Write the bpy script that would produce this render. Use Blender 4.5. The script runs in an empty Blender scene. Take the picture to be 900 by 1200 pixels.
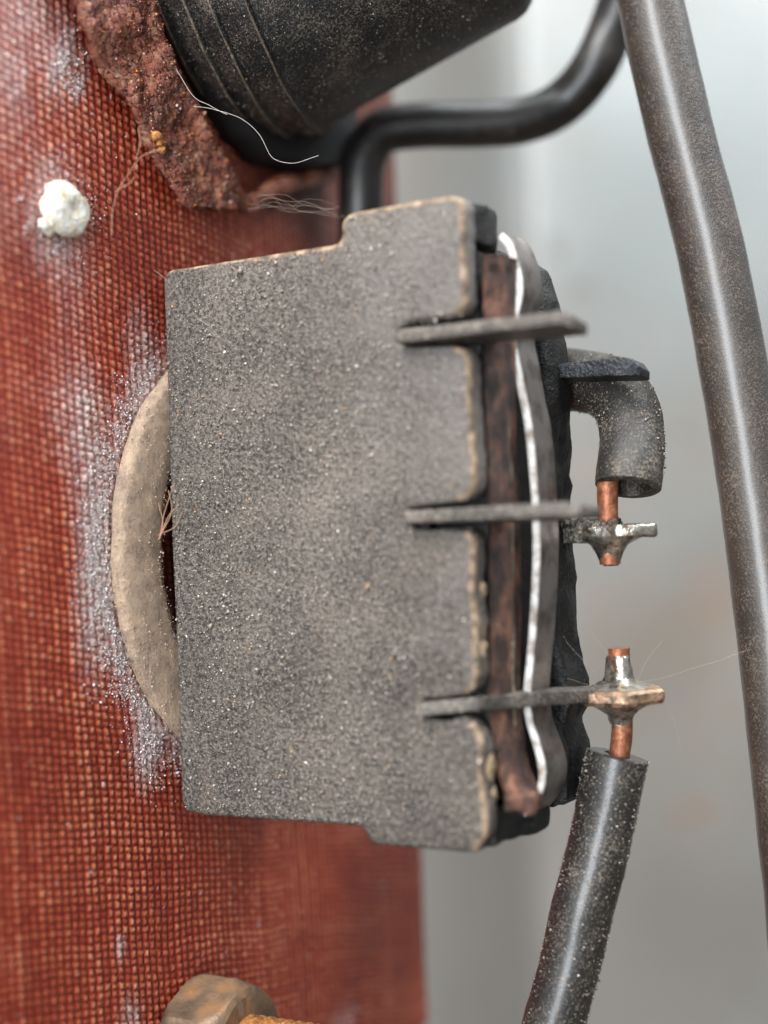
import bpy, bmesh, math, random
import numpy as np
from mathutils import Vector, Matrix, noise as mn

random.seed(7)
rng = np.random.default_rng(7)

# ------------------------------------------------------------------ camera, world, lamps, exposure
S = 7.0e-5                       # one modelling unit in metres (the relay is about 47 mm tall)
FOC = 1800.0                     # focal length in units of the 900-wide frame
ROLL = math.radians(2.2)
CAM = Vector((0, -1800, 0))
RIGHT = Vector((math.cos(ROLL), 0, -math.sin(ROLL)))
UP = Vector((math.sin(ROLL), 0, math.cos(ROLL)))
FWD = Vector((0, 1, 0))

scene = bpy.context.scene
C = scene.collection
cam_d = bpy.data.cameras.new('camera')
cam = bpy.data.objects.new('camera', cam_d)
C.objects.link(cam)
cam.matrix_world = Matrix(((RIGHT.x, UP.x, 0, CAM.x * S), (RIGHT.y, UP.y, -1, CAM.y * S),
                           (RIGHT.z, UP.z, 0, CAM.z * S), (0, 0, 0, 1)))
cam_d.sensor_fit = 'HORIZONTAL'
cam_d.sensor_width = 36
cam_d.lens = 72
cam_d.clip_start = 0.002
cam_d.clip_end = 20
cam_d.dof.use_dof = True
cam_d.dof.focus_distance = 1800 * 0.99 * S
cam_d.dof.aperture_fstop = 15.0
cam_d.dof.aperture_blades = 0
scene.camera = cam

w = bpy.data.worlds.new('World')
scene.world = w
w.use_nodes = True
_nt = w.node_tree
_tc = _nt.nodes.new('ShaderNodeTexCoord')
_sx = _nt.nodes.new('ShaderNodeSeparateXYZ')
_rp = _nt.nodes.new('ShaderNodeValToRGB')
_mr = _nt.nodes.new('ShaderNodeMapRange')
_mr.inputs['From Min'].default_value = -1
_mr.inputs['From Max'].default_value = 1
_nt.links.new(_tc.outputs['Generated'], _sx.inputs[0])
_nt.links.new(_sx.outputs['Z'], _mr.inputs['Value'])
_nt.links.new(_mr.outputs[0], _rp.inputs[0])
_rp.color_ramp.elements[0].position = 0.30      # ground below
_rp.color_ramp.elements[0].color = (0.30, 0.24, 0.19, 1)
_rp.color_ramp.elements[1].position = 0.72      # pale sky above
_rp.color_ramp.elements[1].color = (0.86, 0.93, 1.0, 1)
_nt.links.new(_rp.outputs[0], _nt.nodes['Background'].inputs[0])
_nt.nodes['Background'].inputs[1].default_value = 0.42


def lamp(name, loc, aim, size, sizey, power, col):
    d = bpy.data.lights.new(name, 'AREA')
    d.shape = 'RECTANGLE'
    d.size = size
    d.size_y = sizey
    d.energy = power
    d.color = col
    o = bpy.data.objects.new(name, d)
    C.objects.link(o)
    o.location = loc
    o.rotation_euler = (Vector(aim) - Vector(loc)).to_track_quat('-Z', 'Y').to_euler()
    return o


lamp('daylight_opening', (-0.25, -0.70, 0.16), (0, 0, 0), 0.27, 0.85, 10.2, (0.90, 0.95, 1.0))
lamp('daylight_roof', (-0.16, -0.22, 0.46), (0, 0, 0), 0.26, 0.26, 5.0, (1.0, 0.98, 0.95))
lamp('unseen_sheet_lamp', (0.11, 0.03, 0.19), (0.09, 0.11, 0), 0.16, 0.10, 1.0, (0.93, 0.97, 1.0))  # lamp added out of view to brighten the top of the back sheet
scene.view_settings.view_transform = 'Standard'
scene.view_settings.look = 'None'
scene.view_settings.gamma = 1
scene.view_settings.exposure = 0.10
scene.view_settings.use_curve_mapping = False
scene.cycles.use_denoising = True

# ------------------------------------------------------------------ frames
ANG = math.radians(60)           # the panel recedes at 60 degrees to the picture plane
NV = Vector((math.sin(ANG), -math.cos(ANG), 0))     # away from the panel
DV = Vector((math.cos(ANG), math.sin(ANG), 0))      # along the panel, away from the camera
ZV = Vector((0, 0, 1))


def at(x, y, k):
    """world point (units) at frame position x, y and depth k * 1800"""
    return CAM + FWD * (1800 * k) + RIGHT * ((x - 450) * k) + UP * ((600 - y) * k)


B0 = at(200, 635, 1.0)           # left front edge of the relay, half way up
MROT = Matrix((NV, DV, ZV))


def loc(p):
    return MROT @ (p - B0)


def ray(x, y, axis, v):
    """local (n, d, z) where the sight line through x, y meets the plane axis = v"""
    o = MROT @ (CAM - B0)
    q = MROT @ (at(x, y, 1) - CAM)
    t = (v - o[axis]) / q[axis]
    return o + q * t


def lat(x, y, k):
    return loc(at(x, y, k))


FRAME_U = Matrix.Translation(B0) @ Matrix.Rotation(-(math.pi / 2 - ANG), 4, 'Z')
FRAME = Matrix.Translation(B0 * S) @ Matrix.Rotation(-(math.pi / 2 - ANG), 4, 'Z')

# ------------------------------------------------------------------ object helpers


def tag(o, label=None, cat=None, group=None, kind=None):
    if label:
        o['label'] = label
    if cat:
        o['category'] = cat
    if group:
        o['group'] = group
    if kind:
        o['kind'] = kind
    return o


def thing(name, label, cat, group=None):
    o = bpy.data.objects.new(name, None)
    C.objects.link(o)
    o.empty_display_size = 0.005
    o.matrix_world = FRAME
    return tag(o, label, cat, group)


def mesh(name, verts, faces, mat, parent=None, smooth=True, scaled=True):
    me = bpy.data.meshes.new(name)
    if scaled:
        verts = [(v[0] * S, v[1] * S, v[2] * S) for v in verts]
    me.from_pydata(verts, [], faces)
    if smooth:
        me.polygons.foreach_set('use_smooth', [True] * len(me.polygons))
    me.materials.append(mat)
    me.update()
    o = bpy.data.objects.new(name, me)
    C.objects.link(o)
    if parent:
        o.parent = parent
    else:
        o.matrix_world = FRAME
    return o


class B:
    """collects shapes in units, links them as one mesh object"""

    def __init__(self):
        self.bm = bmesh.new()

    def poly(self, vs, fs):
        bv = [self.bm.verts.new(v) for v in vs]
        out = []
        for f in fs:
            try:
                out.append(self.bm.faces.new([bv[i] for i in f]))
            except ValueError:
                pass
        return bv

    def prism(self, pts, axis, lo, hi):
        """pts: 2-D outline in the two other axes (n,d,z order kept)"""
        def mk(p, h):
            q = list(p)
            q.insert(axis, h)
            return q
        n = len(pts)
        vs = [mk(p, lo) for p in pts] + [mk(p, hi) for p in pts]
        fs = [list(range(n))[::-1], list(range(n, 2 * n))]
        fs += [[i, (i + 1) % n, n + (i + 1) % n, n + i] for i in range(n)]
        self.poly(vs, fs)
        return self

    def box(self, a, b):
        x0, y0, z0 = a
        x1, y1, z1 = b
        return self.prism([(x0, z0), (x1, z0), (x1, z1), (x0, z1)], 1, y0, y1)

    def tube(self, path, rad, seg=20, cap=True, jit=0.0, seed=0):
        path = [Vector(p) for p in path]
        n = len(path)
        if not hasattr(rad, '__len__'):
            rad = [rad] * n
        tang = []
        for i in range(n):
            t = path[min(i + 1, n - 1)] - path[max(i - 1, 0)]
            tang.append(t.normalized())
        ref = Vector((0.3, 0.9, 0.1))
        if abs(tang[0].dot(ref)) > 0.9:
            ref = Vector((1, 0, 0))
        u = (ref - tang[0] * ref.dot(tang[0])).normalized()
        vs = []
        for i in range(n):
            u = (u - tang[i] * u.dot(tang[i])).normalized()
            v = tang[i].cross(u)
            for k in range(seg):
                a = 2 * math.pi * k / seg
                r = rad[i]
                p = path[i] + (u * math.cos(a) + v * math.sin(a)) * r
                if jit:
                    r2 = r + jit * mn.noise(p * 0.02 + Vector((seed, 0, 0))) + jit * 0.4 * mn.noise(p * 0.12)
                    p = path[i] + (u * math.cos(a) + v * math.sin(a)) * r2
                vs.append(p)
        fs = []
        for i in range(n - 1):
            for k in range(seg):
                k2 = (k + 1) % seg
                fs.append([i * seg + k, i * seg + k2, (i + 1) * seg + k2, (i + 1) * seg + k])
        if cap:
            fs.append(list(range(seg))[::-1])
            fs.append([(n - 1) * seg + k for k in range(seg)])
        self.poly(vs, fs)
        return self

    def bevel(self, w, seg=2, ang=30):
        self.bm.normal_update()
        es = [e for e in self.bm.edges if len(e.link_faces) == 2 and e.calc_face_angle(0) > math.radians(ang)]
        if es:
            bmesh.ops.bevel(self.bm, geom=es, offset=w, segments=seg, profile=0.6, affect='EDGES', clamp_overlap=True)
        return self

    def rough(self, amp, freq, cut=None, seed=0):
        """break up the surface with real displacement"""
        if cut:
            for _ in range(8):
                es = [e for e in self.bm.edges if e.calc_length() > cut]
                if not es:
                    break
                bmesh.ops.subdivide_edges(self.bm, edges=es, cuts=1, use_grid_fill=True)
            bmesh.ops.triangulate(self.bm, faces=[f for f in self.bm.faces if len(f.verts) > 4])
        self.bm.normal_update()
        off = Vector((seed * 13.7, seed * 5.1, 0))
        mv = []
        for v in self.bm.verts:
            p = v.co * freq + off
            mv.append(v.co + v.normal * amp * (mn.noise(p) + 0.5 * mn.noise(p * 2.3)))
        for v, c in zip(self.bm.verts, mv):
            v.co = c
        return self

    def build(self, name, mat, parent=None, smooth=35):
        bmesh.ops.recalc_face_normals(self.bm, faces=self.bm.faces)
        me = bpy.data.meshes.new(name)
        for v in self.bm.verts:
            v.co *= S
        self.bm.to_mesh(me)
        self.bm.free()
        me.materials.append(mat)
        if smooth:
            me.polygons.foreach_set('use_smooth', [True] * len(me.polygons))
            me.set_sharp_from_angle(angle=math.radians(smooth))
        o = bpy.data.objects.new(name, me)
        C.objects.link(o)
        if parent:
            o.parent = parent
        else:
            o.matrix_world = FRAME
        return o


def spline(pts, n=12):
    """Catmull-Rom through the points"""
    pts = [Vector(p) for p in pts]
    P = [pts[0] * 2 - pts[1]] + pts + [pts[-1] * 2 - pts[-2]]
    out = []
    for i in range(1, len(P) - 2):
        for k in range(n):
            t = k / n
            a, b, c, d = P[i - 1], P[i], P[i + 1], P[i + 2]
            out.append(0.5 * ((2 * b) + (c - a) * t + (2 * a - 5 * b + 4 * c - d) * t * t + (3 * b - 3 * c + d - a) * t ** 3))
    out.append(pts[-1])
    return out


# ------------------------------------------------------------------ materials
def srgb(h):
    h = h.lstrip('#')
    c = [int(h[i:i + 2], 16) / 255 for i in (0, 2, 4)]
    return tuple((x / 12.92 if x <= 0.04045 else ((x + 0.055) / 1.055) ** 2.4) for x in c) + (1,)


class M:
    def __init__(self, name):
        self.m = bpy.data.materials.new(name)
        self.m.use_nodes = True
        self.t = self.m.node_tree
        self.bsdf = self.t.nodes['Principled BSDF']
        tc = self.t.nodes.new('ShaderNodeTexCoord')
        mp = self.t.nodes.new('ShaderNodeMapping')
        mp.inputs['Scale'].default_value = (1 / S, 1 / S, 1 / S)
        self.t.links.new(tc.outputs['Object'], mp.inputs['Vector'])
        self.co = mp.outputs['Vector']

    def stretch(self, sx, sy, sz):
        mp = self.t.nodes.new('ShaderNodeMapping')
        mp.inputs['Scale'].default_value = (sx, sy, sz)
        self.t.links.new(self.co, mp.inputs['Vector'])
        return mp.outputs['Vector']

    def noise(self, size, detail=3, rough=0.55, vec=None, dist=0.0):
        n = self.t.nodes.new('ShaderNodeTexNoise')
        n.inputs['Scale'].default_value = 1.0 / size
        n.inputs['Detail'].default_value = detail
        n.inputs['Roughness'].default_value = rough
        n.inputs['Distortion'].default_value = dist
        self.t.links.new(vec or self.co, n.inputs['Vector'])
        return n.outputs['Fac']

    def cells(self, size, feature='F1', out='Distance'):
        n = self.t.nodes.new('ShaderNodeTexVoronoi')
        n.inputs['Scale'].default_value = 1.0 / size
        n.feature = feature
        self.t.links.new(self.co, n.inputs['Vector'])
        return n.outputs[out]

    def attr(self, name, out='Fac'):
        n = self.t.nodes.new('ShaderNodeAttribute')
        n.attribute_name = name
        return n.outputs[out]

    def ramp(self, fac, stops):
        n = self.t.nodes.new('ShaderNodeValToRGB')
        e = n.color_ramp.elements
        while len(e) < len(stops):
            e.new(0.5)
        for el, (p, c) in zip(e, stops):
            el.position = p
            el.color = c if hasattr(c, '__len__') else (c, c, c, 1)
        self.t.links.new(fac, n.inputs['Fac'])
        return n.outputs['Color']

    def mix(self, fac, a, b, mode='MIX'):
        n = self.t.nodes.new('ShaderNodeMix')
        n.data_type = 'RGBA'
        n.blend_type = mode
        for sock, v in ((n.inputs[0], fac), (n.inputs[6], a), (n.inputs[7], b)):
            if isinstance(v, bpy.types.NodeSocket):
                self.t.links.new(v, sock)
            else:
                sock.default_value = v
        return n.outputs[2]

    def math(self, op, a, b=0.0):
        n = self.t.nodes.new('ShaderNodeMath')
        n.operation = op
        for sock, v in ((n.inputs[0], a), (n.inputs[1], b)):
            if isinstance(v, bpy.types.NodeSocket):
                self.t.links.new(v, sock)
            else:
                sock.default_value = v
        return n.outputs[0]

    def set(self, key, v):
        s = self.bsdf.inputs[key]
        if isinstance(v, bpy.types.NodeSocket):
            self.t.links.new(v, s)
        else:
            s.default_value = v
        return self

    def bump(self, height, dist, strength=1.0):
        n = self.t.nodes.new('ShaderNodeBump')
        n.inputs['Strength'].default_value = strength
        n.inputs['Distance'].default_value = dist * S
        self.t.links.new(height, n.inputs['Height'])
        self.t.links.new(n.outputs['Normal'], self.bsdf.inputs['Normal'])
        return self


def dusty(name, dark, mid, dust, grain=3.0, cover=0.5, rough=0.55, bump=1.2, patch=90, metallic=0.0, coat=0.0, coat_rough=0.27):
    m = M(name)
    base = m.mix(m.ramp(m.noise(patch, 4), [(0.35, 0.0), (0.65, 1.0)]), dark, mid)
    g = m.noise(grain, 3, 0.7)
    big = m.noise(patch * 0.7, 5, 0.6)
    amt = m.math('ADD', g, m.math('MULTIPLY', m.math('SUBTRACT', big, 0.5), 0.4))
    fac = m.ramp(amt, [(0.62 - 0.25 * cover, 0.0), (0.80 - 0.2 * cover, 1.0)])
    m.set('Base Color', m.mix(fac, base, dust))
    m.set('Roughness', m.math('ADD', m.math('MULTIPLY', fac, 0.35), rough))
    m.set('Metallic', metallic)
    if coat:
        m.set('Coat Weight', coat).set('Coat Roughness', coat_rough)
    m.bump(m.math('ADD', g, m.math('MULTIPLY', m.noise(grain * 4, 3), 1.0)), bump)
    return m


MAT = {}
# housing: black moulding under a coat of dust
m = M('dusty_case')
g1, g2 = m.noise(4.2, 3, 0.75), m.noise(9, 4, 0.7)
big = m.noise(130, 5, 0.6)
amt = m.math('ADD', m.math('ADD', m.math('MULTIPLY', g1, 0.75), m.math('MULTIPLY', g2, 0.35)), m.math('ADD', m.math('MULTIPLY', big, 0.26), 0.03))
c = m.ramp(amt, [(0.56, srgb('#221f1d')), (0.66, srgb('#423d39')), (0.76, srgb('#6b645c')), (0.92, srgb('#94897e'))])
c = m.mix(m.ramp(m.noise(60, 5, .65), [(0.48, 0.0), (0.75, 0.28)]), c, srgb('#75675a'))
sep = m.t.nodes.new('ShaderNodeSeparateXYZ')
m.t.links.new(m.co, sep.inputs[0])
sheen_rub = m.math('ADD', m.math('MULTIPLY', m.math('SUBTRACT', sep.outputs['X'], 200.0), 0.0032), m.math('MULTIPLY', sep.outputs['Z'], 0.0013))  # upper-right sheen put into the colour, broken into rubbed patches
sheen_rub = m.math('ADD', sheen_rub, m.math('MULTIPLY', m.math('SUBTRACT', m.noise(80, 4), 0.5), 1.4))
c = m.mix(m.ramp(sheen_rub, [(0.30, 0.0), (0.9, 0.5)]), c, srgb('#7d7874'))
c = m.mix(m.ramp(m.noise(12, 2), [(0.74, 0.0), (0.78, 0.8)]), c, srgb('#a8744a'))
m.set('Base Color', c).set('Roughness', m.ramp(amt, [(0.5, 0.34), (0.8, 0.62)]))
m.bump(m.math('ADD', m.math('ADD', g1, g2), m.math('MULTIPLY', m.cells(6.5), -0.35)), 4.2)
MAT['case'] = m.m
m2 = M('worn_case')
c2 = m2.ramp(m2.noise(14, 5, 0.65), [(0.34, srgb('#3b352f')), (0.46, srgb('#6d5b48')), (0.58, srgb('#96806a')), (0.74, srgb('#b5a089'))])
m2.set('Base Color', c2).set('Roughness', 0.65).bump(m2.noise(5, 4, 0.7), 2.5)
MAT['case_worn'] = m2.m
MAT['case_inside'] = dusty('black_case', srgb('#121212'), srgb('#1d1c1b'), srgb('#4a4540'), 4, 0.15, 0.45, 2.0, 60).m
MAT['worn'] = dusty('worn_edge', srgb('#6d5a45'), srgb('#8f7a60'), srgb('#a89478'), 6, 0.6, 0.7, 2.0, 40).m
MAT['black'] = dusty('matte_black', srgb('#08080a'), srgb('#0c0c0d'), srgb('#241d1a'), 4, 0.1, 0.7, 1.0, 50).m
MAT['rib'] = dusty('rib_rubber', srgb('#4a4239'), srgb('#675b4e'), srgb('#9a8a74'), 4, 0.5, 0.6, 1.0, 30).m
MAT['rubber_dull'] = dusty('dull_rubber', srgb('#211f1d'), srgb('#2d2a27'), srgb('#7d7265'), 3, 0.42, 0.5, 1.0, 50).m
MAT['rubber'] = dusty('dusty_rubber', srgb('#1b1a19'), srgb('#262422'), srgb('#85796a'), 2.6, 0.34, 0.45, 0.9, 70, 0.0, 0.9).m
MAT['rubber_brown'] = dusty('brown_dusty_rubber', srgb('#29231f'), srgb('#362e28'), srgb('#5f5347'), 3.0, 0.43, 0.5, 0.9, 60, 0.0, 1.0, 0.29).m
MAT['pipe'] = dusty('black_pipe', srgb('#121212'), srgb('#1a1817'), srgb('#4e4032'), 4, 0.32, 0.40, 0.5, 80, 0.0, 0.3).m
MAT['cylinder'] = dusty('black_cylinder', srgb('#141516'), srgb('#1b1c1e'), srgb('#766b5e'), 2.4, 0.46, 0.42, 1.0, 70).m
MAT['tag'] = dusty('tarnished_tag', srgb('#3d3935'), srgb('#57514c'), srgb('#8f867b'), 4, 0.55, 0.42, 1.6, 40, 0.3).m
MAT['tag_dark'] = dusty('black_tag', srgb('#14161a'), srgb('#20232a'), srgb('#565350'), 4, 0.22, 0.36, 2.2, 40, 0.3).m

m = M('spring_steel')
sc = m.noise(9, 4, 0.6, m.stretch(1, 1, 0.15))
m.set('Base Color', m.mix(m.ramp(m.noise(26, 4), [(0.45, 0.0), (0.7, 1.0)]), srgb('#8d8783'), srgb('#5d544d')))
m.set('Metallic', 0.75).set('Roughness', m.math('ADD', m.math('MULTIPLY', sc, 0.25), 0.32)).bump(sc, 0.6)
MAT['steel'] = m.m
m = M('bright_cut_edge')
m.set('Base Color', m.mix(m.ramp(m.noise(16, 4), [(0.42, 0.0), (0.66, 1.0)]), srgb('#d0cdc9'), srgb('#8a7d72')))
m.set('Metallic', 0.1).set('Roughness', 0.6).bump(m.noise(5, 3), 0.8)
MAT['steel_edge'] = m.m

m = M('rusty_contact')
c = m.ramp(m.noise(22, 5, 0.65, m.stretch(1.2, 1, 0.6)), [(0.36, srgb('#1d1512')), (0.47, srgb('#3f2b24')), (0.58, srgb('#654537')), (0.68, srgb('#8f6550')), (0.8, srgb('#94857b'))])
m.set('Base Color', c).set('Roughness', 0.6).set('Metallic', 0.2).bump(m.noise(6, 5, .75), 4.0)
MAT['rust_plate'] = m.m

m = M('rust')
c = m.ramp(m.noise(30, 7, 0.7), [(0.30, srgb('#48201a')), (0.42, srgb('#7f3a28')), (0.53, srgb('#a45a3f')), (0.63, srgb('#bb8468')), (0.74, srgb('#c8843c'))])
c = m.mix(m.ramp(m.noise(60, 5, 0.6), [(0.5, 0.0), (0.74, 0.6)]), c, srgb('#8a7468'))
m.set('Base Color', c)
c = m.mix(m.ramp(m.noise(18, 5, .7), [(0.57, 0.0), (0.68, 0.85)]), c, srgb('#b0662a'))
c = m.mix(m.ramp(m.noise(40, 5, .7), [(0.55, 0.0), (0.68, 0.6)]), c, srgb('#33201f'))
m.set('Base Color', c)
m.set('Roughness', m.ramp(m.noise(4, 3), [(0.35, 0.2), (0.65, 0.6)])).set('Coat Weight', 0.35).set('Coat Roughness', 0.2).set('Specular IOR Level', 0.8)
m.bump(m.math('ADD', m.noise(3.6, 5, 0.8), m.math('MULTIPLY', m.noise(11, 4), 0.5)), 3.2)
MAT['rust'] = m.m

m = M('felt_ring')
c = m.ramp(m.noise(24, 7, 0.72), [(0.3, srgb('#86715f')), (0.43, srgb('#bda48f')), (0.56, srgb('#dabda2')), (0.70, srgb('#e6c8a4'))])
c = m.mix(m.ramp(m.noise(4, 4, 0.7), [(0.55, 0.0), (0.75, 0.6)]), c, srgb('#d0c2ae'))
m.set('Base Color', c).set('Roughness', 0.95).bump(m.math('ADD', m.noise(4, 5, 0.85), m.noise(12, 4, .7)), 5.5)
MAT['ring'] = m.m

m = M('copper')
c = m.ramp(m.noise(7, 5, 0.7), [(0.35, srgb('#7a4a35')), (0.55, srgb('#a5694c')), (0.75, srgb('#bf8c6c'))])
m.set('Base Color', c).set('Metallic', 0.55).set('Roughness', 0.48).bump(m.noise(3, 3), 0.7)
MAT['copper'] = m.m
m = M('solder')
c = m.ramp(m.noise(9, 4, 0.6), [(0.35, srgb('#7d6c58')), (0.52, srgb('#bdb6ab')), (0.7, srgb('#d8d4cc'))])
m.set('Base Color', c).set('Metallic', 0.9).set('Roughness', 0.27).bump(m.noise(8, 3), 1.6)
MAT['solder'] = m.m
m = M('tinned_copper')
c = m.ramp(m.noise(10, 5, 0.65), [(0.34, srgb('#4a4038')), (0.46, srgb('#8a745f')), (0.58, srgb('#c09a7c')), (0.72, srgb('#d3c6b8'))])
m.set('Base Color', c).set('Metallic', 0.6).set('Roughness', 0.35).bump(m.noise(5, 4), 1.6)
MAT['tinned'] = m.m
m = M('flux_crust')
c = m.ramp(m.noise(5, 5, 0.7), [(0.35, srgb('#1d1c1a')), (0.5, srgb('#4c463f')), (0.62, srgb('#8b8672')), (0.75, srgb('#8e5c50'))])
m.set('Base Color', c).set('Roughness', 0.5).bump(m.noise(4, 4), 3.0)
MAT['crust'] = m.m

m = M('bolt_zinc')
c = m.ramp(m.noise(46, 6, 0.6), [(0.30, srgb('#463b31')), (0.44, srgb('#705d4c')), (0.56, srgb('#8a7058')), (0.66, srgb('#a0764c')), (0.74, srgb('#b09e8a'))])
m.set('Base Color', c).set('Metallic', 0.35).set('Roughness', 0.5).bump(m.noise(4, 4), 0.8)
MAT['nut'] = m.m
m = M('pale_zinc')
c = m.ramp(m.noise(18, 5, 0.6), [(0.35, srgb('#877c72')), (0.6, srgb('#aa9f93'))])
m.set('Base Color', c).set('Metallic', 0.2).set('Roughness', 0.5).bump(m.noise(5, 4), 0.8)
MAT['pale'] = m.m
m = M('stud_rust')
c = m.ramp(m.noise(8, 5, 0.6), [(0.35, srgb('#7a4a26')), (0.55, srgb('#b5793f')), (0.72, srgb('#d0a06a'))])
m.set('Base Color', c).set('Metallic', 0.2).set('Roughness', 0.55).bump(m.noise(4, 4), 1.2)
MAT['stud'] = m.m

m = M('white_deposit')
c = m.ramp(m.noise(14, 5, 0.6), [(0.26, srgb('#b39a68')), (0.40, srgb('#e6dcc0')), (0.55, srgb('#f4f2ea'))])
m.set('Base Color', c).set('Roughness', 0.45).bump(m.noise(6, 4), 2.0)
m.bsdf.inputs['Subsurface Weight'].default_value = 0.0
MAT['deposit'] = m.m

m = M('web')
m.set('Base Color', srgb('#c9c2b8')).set('Roughness', 0.6)
MAT['web'] = m.m
m = M('grey_lint')
m.set('Base Color', srgb('#93887b')).set('Roughness', 0.8)
MAT['lint'] = m.m
m = M('hair_brown')
m.set('Base Color', srgb('#a07a62')).set('Roughness', 0.5)
MAT['hair'] = m.m

m = M('grains')
m.set('Base Color', m.attr('tint', 'Color')).set('Roughness', 0.3)
MAT['grains'] = m.m
m = M('matte_grains')
m.set('Base Color', m.attr('tint', 'Color')).set('Roughness', 0.95).set('Specular IOR Level', 0.1)
MAT['matte_grains'] = m.m

# woven laminate: colour follows the thread relief, per-thread tint and mineral bloom
m = M('woven_laminate')
h = m.attr('relief')
c = m.ramp(h, [(0.10, srgb('#74221a')), (0.38, srgb('#9a3626')), (0.66, srgb('#b85a40')), (1.0, srgb('#da9a7c'))])
tint = m.attr('tint')
c = m.mix(m.ramp(tint, [(0.45, 0.0), (1.0, 0.26)]), c, m.mix(h, srgb('#7d2214'), srgb('#d4743a')))
c = m.mix(m.ramp(m.noise(160, 4), [(0.45, 0.0), (0.80, 0.45)]), c, srgb('#6a2a22'))
c = m.mix(m.attr('far_tone'), c, m.mix(h, srgb('#43221d'), srgb('#63392f')))
c = m.mix(m.attr('bloom'), c, srgb('#ded7d4'))
m.set('Base Color', c)
m.set('Roughness', m.math('ADD', m.math('MULTIPLY', m.attr('bloom'), 0.4), 0.30))
m.bump(m.noise(3.0, 3, 0.7), 1.2)
MAT['laminate'] = m.m
m = M('laminate_edge')
c = m.ramp(m.noise(12, 4, 0.6, m.stretch(3, 1, 0.2)), [(0.35, srgb('#7a3424')), (0.65, srgb('#b07a58'))])
m.set('Base Color', c).set('Roughness', 0.6)
MAT['laminate_edge'] = m.m

m = M('painted_sheet')
c = m.mix(m.ramp(m.noise(420, 5, 0.6), [(0.38, 0.0), (0.68, 1.0)]), srgb('#7b7b78'), srgb('#77736d'))
c = m.mix(m.ramp(m.noise(150, 4, 0.6), [(0.60, 0.0), (0.80, 0.5)]), c, srgb('#7d6555'))
c = m.mix(m.ramp(m.noise(45, 3, 0.6), [(0.66, 0.0), (0.72, 0.8)]), c, srgb('#57493f'))
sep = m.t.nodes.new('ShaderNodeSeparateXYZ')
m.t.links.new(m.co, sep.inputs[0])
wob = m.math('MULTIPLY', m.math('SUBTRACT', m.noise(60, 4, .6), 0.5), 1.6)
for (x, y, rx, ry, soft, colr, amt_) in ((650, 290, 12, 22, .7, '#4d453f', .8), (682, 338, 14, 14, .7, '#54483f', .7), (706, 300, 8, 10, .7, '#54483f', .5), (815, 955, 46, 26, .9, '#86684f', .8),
                                         (838, 700, 50, 60, .95, '#8d7668', .55), (700, 1080, 420, 330, .6, '#75706a', .7), (800, 760, 200, 150, .8, '#7f7469', .6), (610, 330, 26, 60, .9, '#7d7468', .5),  # the two widest spots colour in dim, warm light low on the sheet
                                         (820, 180, 300, 330, .6, '#747979', .8), (700, 560, 90, 70, .95, '#8a8078', .5)):  # the wide first spot colours cool light into the upper right
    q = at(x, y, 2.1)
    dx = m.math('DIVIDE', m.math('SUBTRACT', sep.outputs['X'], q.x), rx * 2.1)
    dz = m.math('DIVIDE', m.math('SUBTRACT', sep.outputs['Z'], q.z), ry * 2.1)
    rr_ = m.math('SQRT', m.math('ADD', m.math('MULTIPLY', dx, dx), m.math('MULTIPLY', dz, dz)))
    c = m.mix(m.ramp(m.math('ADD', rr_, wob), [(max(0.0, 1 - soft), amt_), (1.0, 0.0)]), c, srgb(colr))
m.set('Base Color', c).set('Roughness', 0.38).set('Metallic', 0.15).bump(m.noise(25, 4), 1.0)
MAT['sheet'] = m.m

def grains(name, pts, sizes, cols, mat='grains'):
    n = len(pts)
    octa = np.array([(1, 0, 0), (-1, 0, 0), (0, 1, 0), (0, -1, 0), (0, 0, 1), (0, 0, -1)], float)
    of = np.array([(0, 2, 4), (2, 1, 4), (1, 3, 4), (3, 0, 4), (2, 0, 5), (1, 2, 5), (3, 1, 5), (0, 3, 5)])
    st = rng.uniform(.6, 1.4, (n, 6, 1)) * octa[None] * np.asarray(sizes)[:, None, None]
    q = rng.normal(size=(n, 3, 3))
    q, _ = np.linalg.qr(q)
    v = np.einsum('nij,nkj->nki', q, st) + np.asarray(pts)[:, None, :]
    f = (of[None] + 6 * np.arange(n)[:, None, None]).reshape(-1, 3)
    me = bpy.data.meshes.new(name)
    me.from_pydata((v.reshape(-1, 3) * S).tolist(), [], f.tolist())
    a = me.color_attributes.new('tint', 'FLOAT_COLOR', 'POINT')
    a.data.foreach_set('color', np.repeat(np.asarray(cols, np.float32), 6, 0).ravel())
    me.polygons.foreach_set('use_smooth', [True] * len(me.polygons))
    me.materials.append(MAT[mat])
    o = bpy.data.objects.new(name, me)
    C.objects.link(o)
    o.matrix_world = FRAME
    return o


def grain_cols(n):
    pal = np.array([srgb('#8b8176'), srgb('#a39a8e'), srgb('#6d655d'), srgb('#c9c3ba'), srgb('#5b544d'), srgb('#b98a58'), srgb('#eeeae4')])
    return pal[rng.choice(len(pal), n, p=[.36, .19, .25, .03, .155, .010, .005])]


# ------------------------------------------------------------------ the setting: back sheet of the enclosure


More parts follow.
